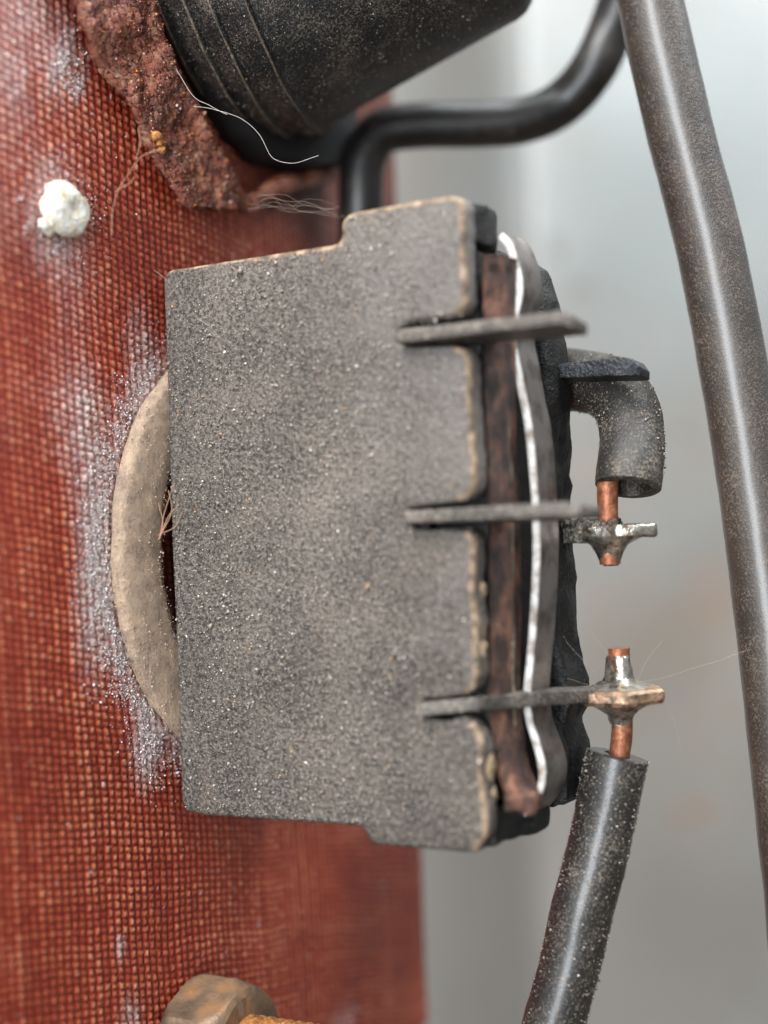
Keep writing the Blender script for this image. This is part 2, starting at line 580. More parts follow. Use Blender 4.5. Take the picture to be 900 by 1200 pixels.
def sheet():
    """folded sheet-metal wall well behind the panel: one bend runs down it"""
    # left leg runs back into the depth, a fold, then the right leg
    pts = spline([(-1200, 2900, 0), (-300, 2620, 0), (0, 2480, 0), (150, 2330, 0), (280, 2100, 0), (318, 2030, 0), (372, 1988, 0),
                  (450, 1975, 0), (800, 2000, 0), (1900, 2120, 0)], 14)
    vs, fs = [], []
    zs = np.linspace(-1900, 1900, 40)
    for z in zs:
        for p in pts:
            vs.append((p.x + 4 * mn.noise(Vector((p.x * .004, z * .004, 0))), p.y + 16 * mn.noise(Vector((p.x * .003, z * .003, 5))), z))
    n = len(pts)
    for j in range(len(zs) - 1):
        for i in range(n - 1):
            fs.append((j * n + i, j * n + i + 1, (j + 1) * n + i + 1, (j + 1) * n + i))
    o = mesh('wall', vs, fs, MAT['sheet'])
    o.matrix_world = Matrix.Identity(4)
    tag(o, kind='structure')
    sm = o.modifiers.new('thickness', 'SOLIDIFY')
    sm.thickness = 12 * S
    return o


sheet()

# ------------------------------------------------------------------ woven laminate panel
PN = -28.0                       # panel face


def vnoise(x, y, seed):
    r = np.random.default_rng(seed)
    t = r.random((256, 256))
    xi = np.floor(x).astype(int)
    yi = np.floor(y).astype(int)
    fx = x - xi
    fy = y - yi
    fx = fx * fx * (3 - 2 * fx)
    fy = fy * fy * (3 - 2 * fy)
    g = lambda a, b: t[a % 256, b % 256]
    return (g(xi, yi) * (1 - fx) + g(xi + 1, yi) * fx) * (1 - fy) + (g(xi, yi + 1) * (1 - fx) + g(xi + 1, yi + 1) * fx) * fy


def fbm(x, y, seed, o=4):
    s = 0
    a = 0.5
    for k in range(o):
        s = s + a * vnoise(x * 2 ** k, y * 2 ** k, seed + k)
        a *= 0.5
    return s / (1 - 0.5 ** o)


def panel():
    root = thing('laminate_panel', 'red-brown woven laminate panel with white bloom, carrying the relay and the nut', 'panel')
    d0, d1, z0, z1 = -360.0, 622.0, -760.0, 800.0
    PD, PZ = 12.0, 9.0           # thread pitch
    nd = int((d1 - d0) / PD * 6)
    nz = int((z1 - z0) / PZ * 5)
    d = np.linspace(d0, d1, nd)
    z = np.linspace(z0, z1, nz)
    Dg, Zg = np.meshgrid(d, z)
    # the cloth lies slightly askew and wanders
    wx = 14 * (fbm(Dg / 160 + 9, Zg / 160 + 9, 11) - .5)
    wz = 22 * (fbm(Dg / 190 + 3, Zg / 190 + 3, 21) - .5)
    U = (Dg + 0.03 * Zg + wx) / PD
    V = (Zg + 0.20 * Dg + wz) / PZ
    iu = np.floor(U).astype(int)
    iv = np.floor(V).astype(int)
    fu = np.abs(np.sin(np.pi * U))
    fv = np.abs(np.sin(np.pi * V))
    par = (iu + iv) % 2
    cell = rng.random((512, 512))
    r = cell[iu % 512, iv % 512]
    colr = rng.random(512)[iu % 512]
    rowr = rng.random(512)[iv % 512]
    amp = 0.74 + 0.07 * par + 0.20 * (r - .5) + 0.20 * (colr - .5) + 0.14 * (rowr - .5)
    U = U + .16 * (vnoise(Dg / 7 + 50, Zg / 7 + 50, 201) - .5)
    V = V + .22 * (vnoise(Dg / 7 + 90, Zg / 7 + 10, 202) - .5)
    fu = np.abs(np.sin(np.pi * U))
    fv = np.abs(np.sin(np.pi * V))
    bead = np.where(par == 1, fu ** 0.75 * fv ** 0.32, fu ** 0.30 * fv ** 0.75)
    H = bead * amp
    wear = fbm(Dg / 70 + 5, Zg / 70, 31)
    H = H * (0.75 + 0.5 * wear)
    H = np.clip(H * (.88 + .3 * vnoise(Dg / 3.2, Zg / 3.2, 203)) + .05 * (vnoise(Dg / 5, Zg / 5, 204) - .5), 0, 1.2)
    # mineral bloom: halo round the ring, patches near the deposit, flecks
    dc, zc, R = 198.0, -17.0, 272.0
    rad = np.hypot(Dg - dc, Zg - zc)
    halo = np.exp(-((rad - R - 4) / 26.0) ** 2) * (Dg < dc) * np.clip(1.15 - np.abs(Zg - zc + 0) / 330, 0, 1)
    bl = halo * (.35 + 1.1 * fbm(Dg / 40, Zg / 40, 401))
    def spot(x, y, sx, sy, a, rot=0.0):
        p = ray(x, y, 0, PN)
        dx, dz = Dg - p.y, Zg - p.z
        cx, cz = dx * math.cos(rot) + dz * math.sin(rot), -dx * math.sin(rot) + dz * math.cos(rot)
        return a * np.exp(-(cx / sx) ** 2 - (cz / sy) ** 2)
    for a in ((66, 250, 44, 62, 0.9), (70, 70, 11, 40, 0.8, -0.45), (92, 100, 9, 22, 0.7, -0.45), (15, 90, 26, 40, 0.4), (95, 500, 36, 80, .55),
              (110, 640, 30, 90, .8), (170, 880, 26, 40, 1.0), (105, 740, 26, 60, .6), (165, 440, 24, 60, .7), (45, 30, 60, 50, .45), (140, 1110, 8, 16, .9),
              (152, 1190, 20, 26, .6), (400, 1200, 40, 30, .35), (170, 830, 16, 30, .8)):
        bl = bl + spot(*a)
    bl = bl + 0.42 * np.clip(fbm(Dg / 130 + 4, Zg / 130 + 1, 45) - .42, 0, 1) * 2 * np.clip((Zg + 40) / 300, 0, 1) + 0.07
    grit = 0.5 * fbm(Dg / 9, Zg / 9, 41, 4) + 0.5 * rng.random(Dg.shape) ** 2 + 0.1
    fine = vnoise(Dg / 4.0, Zg / 4.0, 51)
    bl = np.clip((bl * (0.30 + 1.4 * (grit - .25)) * (0.5 + 0.9 * H)), 0, 1)
    bl = np.clip((bl - .11) * 1.0, 0, 0.8)
    fleck = (vnoise(Dg / 5, Zg / 5, 61) > 0.965) * (fbm(Dg / 60, Zg / 60, 71) > .5)
    bl = np.maximum(bl, fleck * 0.7)
    far_tone = np.clip((Dg - 150) / 330, 0, 1) * (.30 + .8 * fbm(Dg / 120 + 7, Zg / 120 + 2, 301)) * (.62 + .38 * np.clip((Zg - 180) / 240, 0, 1)) + .5 * np.clip((Zg - 380) / 200, 0, 1) * np.clip((Dg - 180) / 150, 0, 1)  # far side of the panel toned darker, most at the top, broken by noise
    far_tone = np.clip(far_tone * 1.3 + .25 * np.clip(fbm(Dg / 60, Zg / 60, 311) - .55, 0, 1) * 2, 0, .85)
    N = PN + 2.8 * H + 2.0 * bl * fine
    vs = np.stack([N, Dg, Zg], -1).reshape(-1, 3) * S
    idx = np.arange(nd * nz).reshape(nz, nd)
    f = np.stack([idx[:-1, :-1], idx[:-1, 1:], idx[1:, 1:], idx[1:, :-1]], -1).reshape(-1, 4)
    me = bpy.data.meshes.new('woven_face')
    me.vertices.add(len(vs))
    me.vertices.foreach_set('co', vs.ravel())
    me.loops.add(f.size)
    me.loops.foreach_set('vertex_index', f.ravel().astype(np.int32))
    me.polygons.add(len(f))
    me.polygons.foreach_set('loop_start', np.arange(0, f.size, 4, dtype=np.int32))
    me.polygons.foreach_set('use_smooth', np.ones(len(f), bool))
    me.update(calc_edges=True)
    me.validate()
    for nm, arr in (('relief', H), ('tint', r), ('bloom', bl), ('far_tone', far_tone)):
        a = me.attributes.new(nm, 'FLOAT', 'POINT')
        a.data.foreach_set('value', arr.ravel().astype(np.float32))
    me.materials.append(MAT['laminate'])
    o = bpy.data.objects.new('woven_face', me)
    C.objects.link(o)
    o.parent = root
    B().prism([(-60, d0), (PN - 1.5, d0), (PN - 1.5, d1 + 1), (-60, d1 + 1)], 2, z0, z1).bevel(2.5).build('core', MAT['laminate_edge'], root)


panel()

# ------------------------------------------------------------------ ring behind the relay


def ring():
    dc, zc, R, r0 = 190.0, -17.0, 272.0, 165.0
    prof = [(PN + 4, R - 2), (PN + 9, R + 1), (-14, R), (-8.5, R - 2.5), (-6.5, R - 8), (-5.5, R - 25), (-5, R - 48), (-5.5, R - 66), (-8, R - 73), (-13, R - 76), (-20, R - 77), (PN + 4, R - 77)]
    seg = 260
    vs, fs = [], []
    for k in range(seg):
        a = 2 * math.pi * k / seg
        wob = 3.0 * mn.noise(Vector((math.cos(a) * 4, math.sin(a) * 4, 0))) + 1.6 * mn.noise(Vector((math.cos(a) * 16, math.sin(a) * 16, 3)))
        for j, (n, rr) in enumerate(prof):
            q = rr + wob * (1.6 if j > 5 else 1)
            p = Vector((n, dc + q * math.cos(a), zc + q * math.sin(a)))
            p.x += 1.8 * mn.noise(p * 0.06)
            vs.append(p)
    m = len(prof)
    for k in range(seg):
        for j in range(m - 1):
            fs.append((k * m + j, ((k + 1) % seg) * m + j, ((k + 1) % seg) * m + j + 1, k * m + j + 1))
    o = mesh('washer', vs, fs, MAT['ring'])
    pal = np.array([srgb('#a08c7d'), srgb('#c4ab98'), srgb('#d6c2b0'), srgb('#7a6a5f'), srgb('#c99a68')])
    gp = [Vector(vs[random.randrange(len(vs))]) + Vector((random.uniform(-1, 2), random.uniform(-5, 5), random.uniform(-5, 5))) for _ in range(16000)]
    gp = [p for p in gp if p.y < 130]
    gs = [min(1.5, .3 + random.expovariate(3.8)) for _ in gp]
    f = grains('fuzz', gp, gs, pal[rng.choice(5, len(gp), p=[.28, .32, .22, .14, .04])], 'matte_grains')
    f.matrix_world = Matrix.Identity(4)
    f.parent = o
    f['kind'] = 'stuff'
    tag(o, 'thick tan felt washer clamped between the red panel and the black relay', 'washer')


ring()

# ------------------------------------------------------------------ relay
relay = thing('relay', 'dusty black box relay with steel spring clip and soldered contact tags', 'relay')


def front_outline():
    P = lambda x, y: (ray(x, y, 1, 0).x, ray(x, y, 1, 0).z)
    o = []
    # top left, round the stepped top
    o += [(0, -306), (1.5, -160), (0, 0), (2, 150), (3, 308), (7, 316), (16, 318)]
    o += [(120, 319), (236, 320), (246, 322), (249, 330), (249, 342), (255, 350), (266, 352)]
    o += [(340, 354), (385, 354), (395, 350)]
    right = [(543, 240), (545, 330), (547, 352), (543, 364), (532, 370), (480, 377), (464, 386),
             (470, 407), (530, 405), (545, 409), (551, 424), (552, 470), (554, 500), (556, 530), (558, 552), (557, 572), (549, 584),
             (536, 588), (480, 595), (473, 605), (478, 621), (530, 620), (548, 622), (556, 634), (557, 660), (554, 682),
             (556, 705), (560, 730), (558, 760), (561, 788), (556, 806), (545, 815), (500, 820), (488, 831), (505, 843), (520, 845),
             (540, 840), (552, 846), (561, 858), (567, 880), (565, 905), (569, 940), (570, 968), (569, 984), (562, 991)]
    rr = [P(x, y) for x, y in right]
    for i in range(len(rr) - 1):
        L = math.hypot(rr[i + 1][0] - rr[i][0], rr[i + 1][1] - rr[i][1])
        k = max(1, int(L / 7)) if rr[i][0] > 380 and rr[i + 1][0] > 380 else 1
        for j in range(k):
            t = j / k
            z = rr[i][1] + (rr[i + 1][1] - rr[i][1]) * t
            o.append((rr[i][0] + (rr[i + 1][0] - rr[i][0]) * t + (1.6 * mn.noise(Vector((0, 3, z * .09))) if k > 1 else 0), z))
    o.append(rr[-1])
    o += [(385, -336), (262, -336), (253, -332), (250, -324), (248, -318), (236, -317), (30, -319), (10, -317), (2, -312)]
    return o


def housing():
    b = B()
    b.prism(front_outline(), 1, 0, 30)
    b.bm.normal_update()
    es = [e for e in b.bm.edges if len(e.link_faces) == 2 and e.calc_face_angle(0) > math.radians(40)]
    res = bmesh.ops.bevel(b.bm, geom=es, offset=7.0, segments=4, profile=0.5, affect='EDGES', clamp_overlap=True)
    for f in res['faces']:
        c = f.calc_center_median()
        if (c.x > 383 or c.z > 314) and f.normal.y < -.05:
            f.material_index = 1
    o = b.build('front_wall', MAT['case'], relay, 40)
    o.data.materials.append(MAT['case_worn'])
    b = B()
    b.box((4, 28, -312), (330, 236, 312))                 # body behind the front wall
    b.bevel(6, 2)
    b.build('body', MAT['case_inside'], relay)
    # roof and floor of the wide end
    b = B()
    b.prism([(252, 24), (394, 27), (398, 60), (394, 92), (388, 96), (384, 110), (300, 150), (252, 150)], 2, 308, 351)
    b.bevel(4).rough(3, 0.05, 16, 1)
    b.build('top_wall', MAT['case_inside'], relay)
    b = B()
    b.prism([(252, 24), (396, 27), (400, 70), (408, 95), (404, 150), (252, 150)], 2, -334, -292)
    b.bevel(5).rough(4, 0.05, 14, 2)
    b.build('bottom_wall', MAT['case_inside'], relay)
    # black rear half: seen past the spring clip
    zz = [(-320, 396), (-312, 416), (-250, 420), (-225, 412), (-200, 424), (-160, 416), (-120, 408), (-40, 410), (60, 408), (140, 412),
          (215, 410), (262, 404), (300, 388), (322, 360), (330, 300)]
    b = B()
    b.prism([(260, -320)] + [(n, z) for z, n in zz] + [(260, 330)], 1, 172, 240)
    b.bevel(6).rough(5, 0.04, 18, 3)
    b.build('rear_wall', MAT['case_inside'], relay)
    # ragged, worn edge of the front wall: small chips and lumps proud of the side face
    b = B()
    random.seed(3)
    for (x, y, s) in ((546, 262, 9), (549, 315, 8), (556, 520, 9), (559, 548, 9), (560, 700, 8), (563, 735, 9), (566, 760, 7), (572, 872, 8),
                      (575, 898, 10), (574, 905, 9), (578, 930, 8), (560, 640, 6), (566, 690, 7), (550, 440, 5), (548, 345, 6)):
        p = ray(x, y, 1, 14 + random.random() * 10)
        p.x = min(p.x, 402)
        m0 = len(b.bm.verts)
        r = bmesh.ops.create_icosphere(b.bm, subdivisions=2, radius=s)
        for v in r['verts']:
            q = v.co.copy()
            k = 1 + 0.5 * mn.noise(q * 0.2 + p * 0.1)
            v.co = Vector((q.x * 0.55, q.y * 0.9, q.z * 1.2)) * k + p
    b.build('chipped_edge', MAT['worn'], relay)
    # inner core: dark coil former seen between contact and clip
    b = B()
    b.prism([(330, 40), (392, 44), (396, 150), (330, 150)], 2, -288, 300)
    b.bevel(3).rough(2, 0.06, 20, 5)
    b.build('inner_core', MAT['case_inside'], relay)


housing()


def contact_plate():
    b = B()
    pts = [(582, 300), (580, 330), (580, 400), (581, 470), (584, 560), (586, 640), (587, 720), (586, 790), (589, 850), (596, 900), (608, 940)]
    path = spline([ray(x, y, 1, 46) for x, y in pts], 6)
    vs, fs = [], []
    for i, p in enumerate(path):
        t = i / (len(path) - 1)
        wd = 22 if t < .85 else 22 + 6 * (t - .85) / .15
        k = 2.6 * mn.noise(p * 0.03) + 2.2 * mn.noise(p * .13) - 1.5
        sec = [(-7, -14), (0 + k, -16), (4 + k, -8), (wd * .36, 4), (wd * .40 + k, 20), (wd * .36, 34), (-7, 36)]
        for a, c in sec:
            vs.append((p.x + a + 1.2 * mn.noise(Vector((a, c, p.z * .07))), p.y + c, p.z))
    n = 7
    for i in range(len(path) - 1):
        for j in range(n):
            fs.append((i * n + j, i * n + (j + 1) % n, (i + 1) * n + (j + 1) % n, (i + 1) * n + j))
    fs.append(tuple(range(n)))
    fs.append(tuple((len(path) - 1) * n + j for j in range(n)))
    b.poly(vs, fs)
    b.build('contact_plate', MAT['rust_plate'], relay, 50)
    b = B()
    q = [ray(x, y, 1, 62) for x, y in ((596, 500), (597, 560), (599, 640), (600, 740), (600, 800), (603, 850))]
    q = spline(q, 6)
    b.tube([v + Vector((mn.noise(v * .03), 0, 0)) * 2 for v in q], [2.6 + 1.2 * mn.noise(v * .03) for v in q], 8)
    b.build('contact_strip', MAT['rib'], relay)
    b = B()
    p = ray(612, 938, 1, 40)
    b.box((p.x - 16, 26, p.z - 12), (p.x + 16, 62, p.z + 8))
    b.bevel(5).rough(4, .07, 8, 4)
    b.build('contact_foot', MAT['rust_plate'], relay)


contact_plate()


def spring_clip():
    """bowed flat steel strip across the open end, its cut edge bright"""
    left = [(584, 279), (594, 291), (603, 320), (605, 345), (600, 370), (597, 400), (604, 440), (614, 490), (620, 540), (624, 600), (625, 650),
            (623, 700), (619, 760), (614, 815), (617, 845), (626, 875), (632, 905), (627, 930), (610, 952)]
    D0, W = 84.0, 52.0
    path = spline([ray(x, y, 1, D0) for x, y in left], 5)
    path = [Vector((p.x, 0, p.z)) for p in path]
    n = len(path)
    nrm = []
    for i in range(n):
        t = (path[min(i + 1, n - 1)] - path[max(i - 1, 0)]).normalized()
        q = Vector((-t.z, 0, t.x))
        if q.x < 0:
            q = -q
        nrm.append(q)
    T = 7.0
    vs, fs = [], []
    for p, q in zip(path, nrm):
        wob = 1.2 * mn.noise(p * .04)
        a = p
        c = p + q * (T + wob)
        flare = max(0.0, (-p.z - 215) / 90.0)
        w2 = W + 14 * min(flare, 1.2)
        vs += [(a.x, D0, a.z), (c.x, D0, c.z), (c.x, D0 + w2, c.z), (a.x, D0 + w2, a.z)]
    for i in range(n - 1):
        for j in (1, 2, 3):
            fs.append((i * 4 + j, i * 4 + (j + 1) % 4, (i + 1) * 4 + (j + 1) % 4, (i + 1) * 4 + j))
    fs += [(0, 1, 2, 3), tuple((n - 1) * 4 + j for j in range(4))]
    b = B()
    b.poly(vs, fs)
    clip = b.build('spring_clip', MAT['steel'], relay, 50)
    ev, ef = [], []
    for i, (p, q) in enumerate(zip(path, nrm)):
        r = 0.8 * mn.noise(p * .1)
        ev += [(p.x - .4, D0 - 1.5 + r, p.z), (p.x + q.x * (T + .6 + 1.2 * mn.noise(p * .02)), D0 - 1.5 - r, p.z + q.z * T), (p.x + q.x * (T + .8), D0 + 2.5, p.z + q.z * T), (p.x - .8, D0 + 2.5, p.z)]
    for i in range(n - 1):
        for j in range(4):
            ef.append((i * 4 + j, i * 4 + (j + 1) % 4, (i + 1) * 4 + (j + 1) % 4, (i + 1) * 4 + j))
    e = B()
    e.poly(ev, ef)
    e.bevel(0.8, 1, 50)
    e.build('cut_edge', MAT['steel_edge'], clip, 50)


spring_clip()


def front_tag(name, stations, mat, label=None):
    """flat blade: stations of (x, y_top, y_bottom, depth front, width in depth, sag of the back edge)"""
    vs, fs = [], []
    for (x, yt, yb, dep, wd, sag) in stations:
        a = ray(x, yt, 1, dep)
        c = ray(x, yb, 1, dep)
        vs += [(a.x, dep, a.z), (a.x, dep + wd, a.z - sag), (c.x, dep + wd, c.z - sag), (c.x, dep, c.z)]
    n = len(stations)
    for i in range(n - 1):
        for j in range(4):
            fs.append((i * 4 + j, i * 4 + (j + 1) % 4, (i + 1) * 4 + (j + 1) % 4, (i + 1) * 4 + j))
    fs += [(3, 2, 1, 0), tuple((n - 1) * 4 + j for j in range(4))]
    b = B()
    b.poly(vs, fs)
    b.bevel(1.8, 2, 40).rough(0.7, .05, 14, 7)
    return b.build(name, mat, relay, 45)


front_tag('contact_tag', [(463, 386, 402, -15, 52, 4), (540, 378, 393, -15, 54, 5), (610, 370, 385, -13, 56, 7), (655, 364, 379, -11, 56, 8), (673, 370, 384, -4, 34, 6)], MAT['tag'])
front_tag('contact_tag', [(473, 598, 613, -15, 56, 3), (560, 594, 610, -15, 60, 4), (640, 589, 605, -13, 62, 5), (680, 588, 604, -9, 48, 5), (690, 592, 603, 0, 30, 5)], MAT['tag'])
t3 = front_tag('contact_tag', [(487, 824, 840, -14, 50, 0), (560, 817, 833, 5, 56, 0), (640, 811, 827, 92, 54, 0), (690, 809, 824, 165, 50, 0), (712, 809, 824, 190, 48, 0)], MAT['tag'])

# rear tags
front_tag('rear_tag', [(628, 428, 446, 205, 40, 0), (680, 424, 442, 205, 42, 3), (722, 417, 440, 205, 44, 4), (740, 420, 440, 208, 40, 4), (751, 430, 440, 214, 30, 4)], MAT['tag_dark'])
rt2 = front_tag('rear_tag', [(640, 615, 637, 200, 40, 0), (690, 613, 637, 200, 46, 0), (705, 612, 634, 196, 54, 0)], MAT['crust'])


def blob(b, rings, center, seg=24, hexa=0.0, jit=0.8):
    """lathe about the local z axis: rings of (radius, z)"""
    vs, fs = [], []
    for (r, z) in rings:
        for k in range(seg):
            a = 2 * math.pi * k / seg
            q = r
            if hexa:
                s = math.pi / 3
                q = r * (1 - hexa + hexa / max(0.5, math.cos((a % s) - s / 2)) * math.cos(s / 2) * 1.1)
            p = Vector((q * math.cos(a), q * math.sin(a), z)) + center
            p += Vector((math.cos(a), math.sin(a), 0)) * jit * (mn.noise(p * 0.05) + .4 * mn.noise(p * 0.15))
            vs.append(p)
    n = len(rings)
    for i in range(n - 1):
        for k in range(seg):
            fs.append((i * seg + k, i * seg + (k + 1) % seg, (i + 1) * seg + (k + 1) % seg, (i + 1) * seg + k))
    fs.append(tuple(range(seg))[::-1])
    fs.append(tuple((n - 1) * seg + k for k in range(seg)))
    b.poly(vs, fs)


# solder joint on the lower tag: hexagonal eyelet with concave fillets
JA = ray(727, 812, 1, 212)        # joint centre
b = B()
for r in [0]:
    blob(b, [(30, -9), (46, -7.5), (49, -3), (49, 6), (46, 9), (30, 10.5)], Vector((JA.x, JA.y, JA.z - 3)), 30, 0.75, 0.6)
b.build('solder_eyelet', MAT['tinned'], t3, 30)
b = B()
blob(b, [(40, 6), (28, 10), (19, 14), (16, 20), (14.6, 28), (14.2, 40), (13.2, 43)], JA, 24, 0, 6.0)
blob(b, [(13.0, -36), (14, -30), (17, -25), (24, -18), (34, -12), (40, -11)], JA, 24, 0, 6.0)
for (ox, oy, oz, sr) in ((-14, -10, 9, 9), (17, -6, 8, 8), (-9, -14, -12, 8), (12, -12, -14, 7)):
    r = bmesh.ops.create_icosphere(b.bm, subdivisions=2, radius=sr)
    for v in r['verts']:
        v.co = Vector((v.co.x * 1.2, v.co.y, v.co.z * .7)) * (1 + .4 * mn.noise(v.co * .12)) + JA + Vector((ox, oy, oz))
b.build('solder_fillet', MAT['solder'], t3, 60)
# solder joint on the rear tag
JB = ray(716, 624, 1, 222)
b = B()
# long flat end of the tag, tinned
vs = []
b.prism([(JB.x + a, JB.y + c) for a, c in ((-26, -26), (20, -30), (44, -18), (56, 0), (50, 16), (20, 26), (-26, 26))], 2, JB.z - 7, JB.z + 9)
b.bevel(4.5, 3).rough(2.5, .06, 9, 9)
blob(b, [(9, -38), (12, -32), (15, -24), (22, -14), (34, -7), (36, -3)], Vector((JB.x + 2, JB.y - 8, JB.z)), 22, 0, 6)
b.build('solder_fillet', MAT['solder'], rt2, 60)
b = B()
for i in range(46):
    a = random.random()
    p = Vector((JB.x - 52 + 62 * a, JB.y - 30 + 44 * random.random(), JB.z + 8 + random.random() * 5))
    r = bmesh.ops.create_icosphere(b.bm, subdivisions=1, radius=2.5 + 3.5 * random.random())
    for v in r['verts']:
        v.co = v.co * (1 + .4 * mn.noise(v.co * .5 + p)) + p
b.build('flux_crust', MAT['crust'], rt2, 60)

# ------------------------------------------------------------------ wires and cables


WK = ((FRAME_U @ JA).y + 1800) / 1800      # depth of the lower joint


def cable(name, pts, rad, mat, label, jit=0.8, seg=28, n=14):
    path = spline(pts, n)
    b = B()
    b.tube(path, rad, seg, True, jit, len(name))
    o = b.build(name, mat, None, 60)
    return tag(o, label, 'cable')


def cut_cable(name, pts, rad, inner, mat, label, cond_pts, cond_r, n=12):
    """insulated wire with a hollow cut end: the first point is the cut"""
    root = thing(name, label, 'wire')
    path = spline(pts, n)
    t = (path[1] - path[0]).normalized()
    path = [path[0], path[0] + t * 2.0] + path[1:]
    rads = [rad - 3, rad] + [rad] * (len(path) - 2)
    b = B()
    b.tube(path, rads, 30, False, 1.4, 3)
    # inner bore
    inn = [path[0], path[0] + t * 30]
    b.tube(inn, [inner, inner * .8], 30, False, 1.0, 4)
    vs = list(b.bm.verts)
    bore0 = len(path) * 30
    b.bm.verts.ensure_lookup_table()
    vs = b.bm.verts
    # both tubes start with the same frame: bridge the rims, close the bore
    for k in range(30):
        k2 = (k + 1) % 30
        b.bm.faces.new([vs[k], vs[bore0 + k], vs[bore0 + k2], vs[k2]])
    b.bm.faces.new([vs[bore0 + 30 + k] for k in range(30)])
    b.bm.faces.new([vs[(len(path) - 1) * 30 + k] for k in range(30)])
    b.build('insulation', mat, root, 50)
    b = B()
    b.tube(spline(cond_pts, 6), cond_r, 20, True, 0.9, 5)
    b.build('conductor', MAT['copper'], root, 50)
    return root


cut_cable('lower_wire', [lat(724, 884, WK), lat(715, 925, WK), lat(702, 990, WK), lat(684, 1060, WK), lat(664, 1145, WK), lat(640, 1235, WK), lat(610, 1350, WK)],
          35.5, 15, MAT['rubber'], 'dust-flecked black wire rising from below to the lower solder joint, cut end up',
          [lat(721, 912, WK), Vector((JA.x, JA.y, JA.z - 46)), Vector((JA.x, JA.y, JA.z)), Vector((JA.x, JA.y, JA.z + 51))], 12.2)
wa = lat(738, 563, 1.0)
cut_cable('upper_wire', [lat(736, 572, 0.975), lat(738, 548, 0.9795), lat(741, 515, 0.993), lat(735, 480, 1.003), lat(716, 456, 1.015), lat(686, 447, 1.03), lat(640, 443, 1.05), lat(560, 440, 1.1)],
          38, 27, MAT['rubber_dull'], 'short bent black wire behind the relay, cut end down over the upper solder joint',
          [lat(727, 535, .986), Vector((JB.x + 2, JB.y - 6, JB.z + 62)), Vector((JB.x, JB.y - 8, JB.z + 10)), Vector((JB.x + 1, JB.y - 9, JB.z - 36))], 12.3)
cable('thick_cable', [lat(738, -130, 1.05), lat(762, 0, 1.04), lat(796, 150, 1.03), lat(834, 300, 1.02), lat(866, 470, 1.01), lat(891, 640, 1.0), lat(908, 780, .99),
                      lat(924, 930, .98), lat(940, 1080, .97), lat(955, 1300, .96)], 40.0, MAT['rubber_brown'],
      'long brown-black dusty cable hanging down the right side in front of the grey sheet', 0.9, 40, 14)
cable('black_pipe', [lat(424, 420, 1.19), lat(424, 320, 1.19), lat(423, 240, 1.19), lat(426, 190, 1.19), lat(446, 156, 1.19), lat(490, 147, 1.19), lat(560, 146, 1.19), lat(615, 141, 1.19),
                     lat(660, 120, 1.19), lat(695, 80, 1.18), lat(718, 30, 1.18), lat(740, -40, 1.17), lat(770, -160, 1.16)], 32, MAT['pipe'],
      'smooth black tube bending from behind the relay across to the thick cable', 0.4, 32)

# ------------------------------------------------------------------ ribbed black cylinder at the top


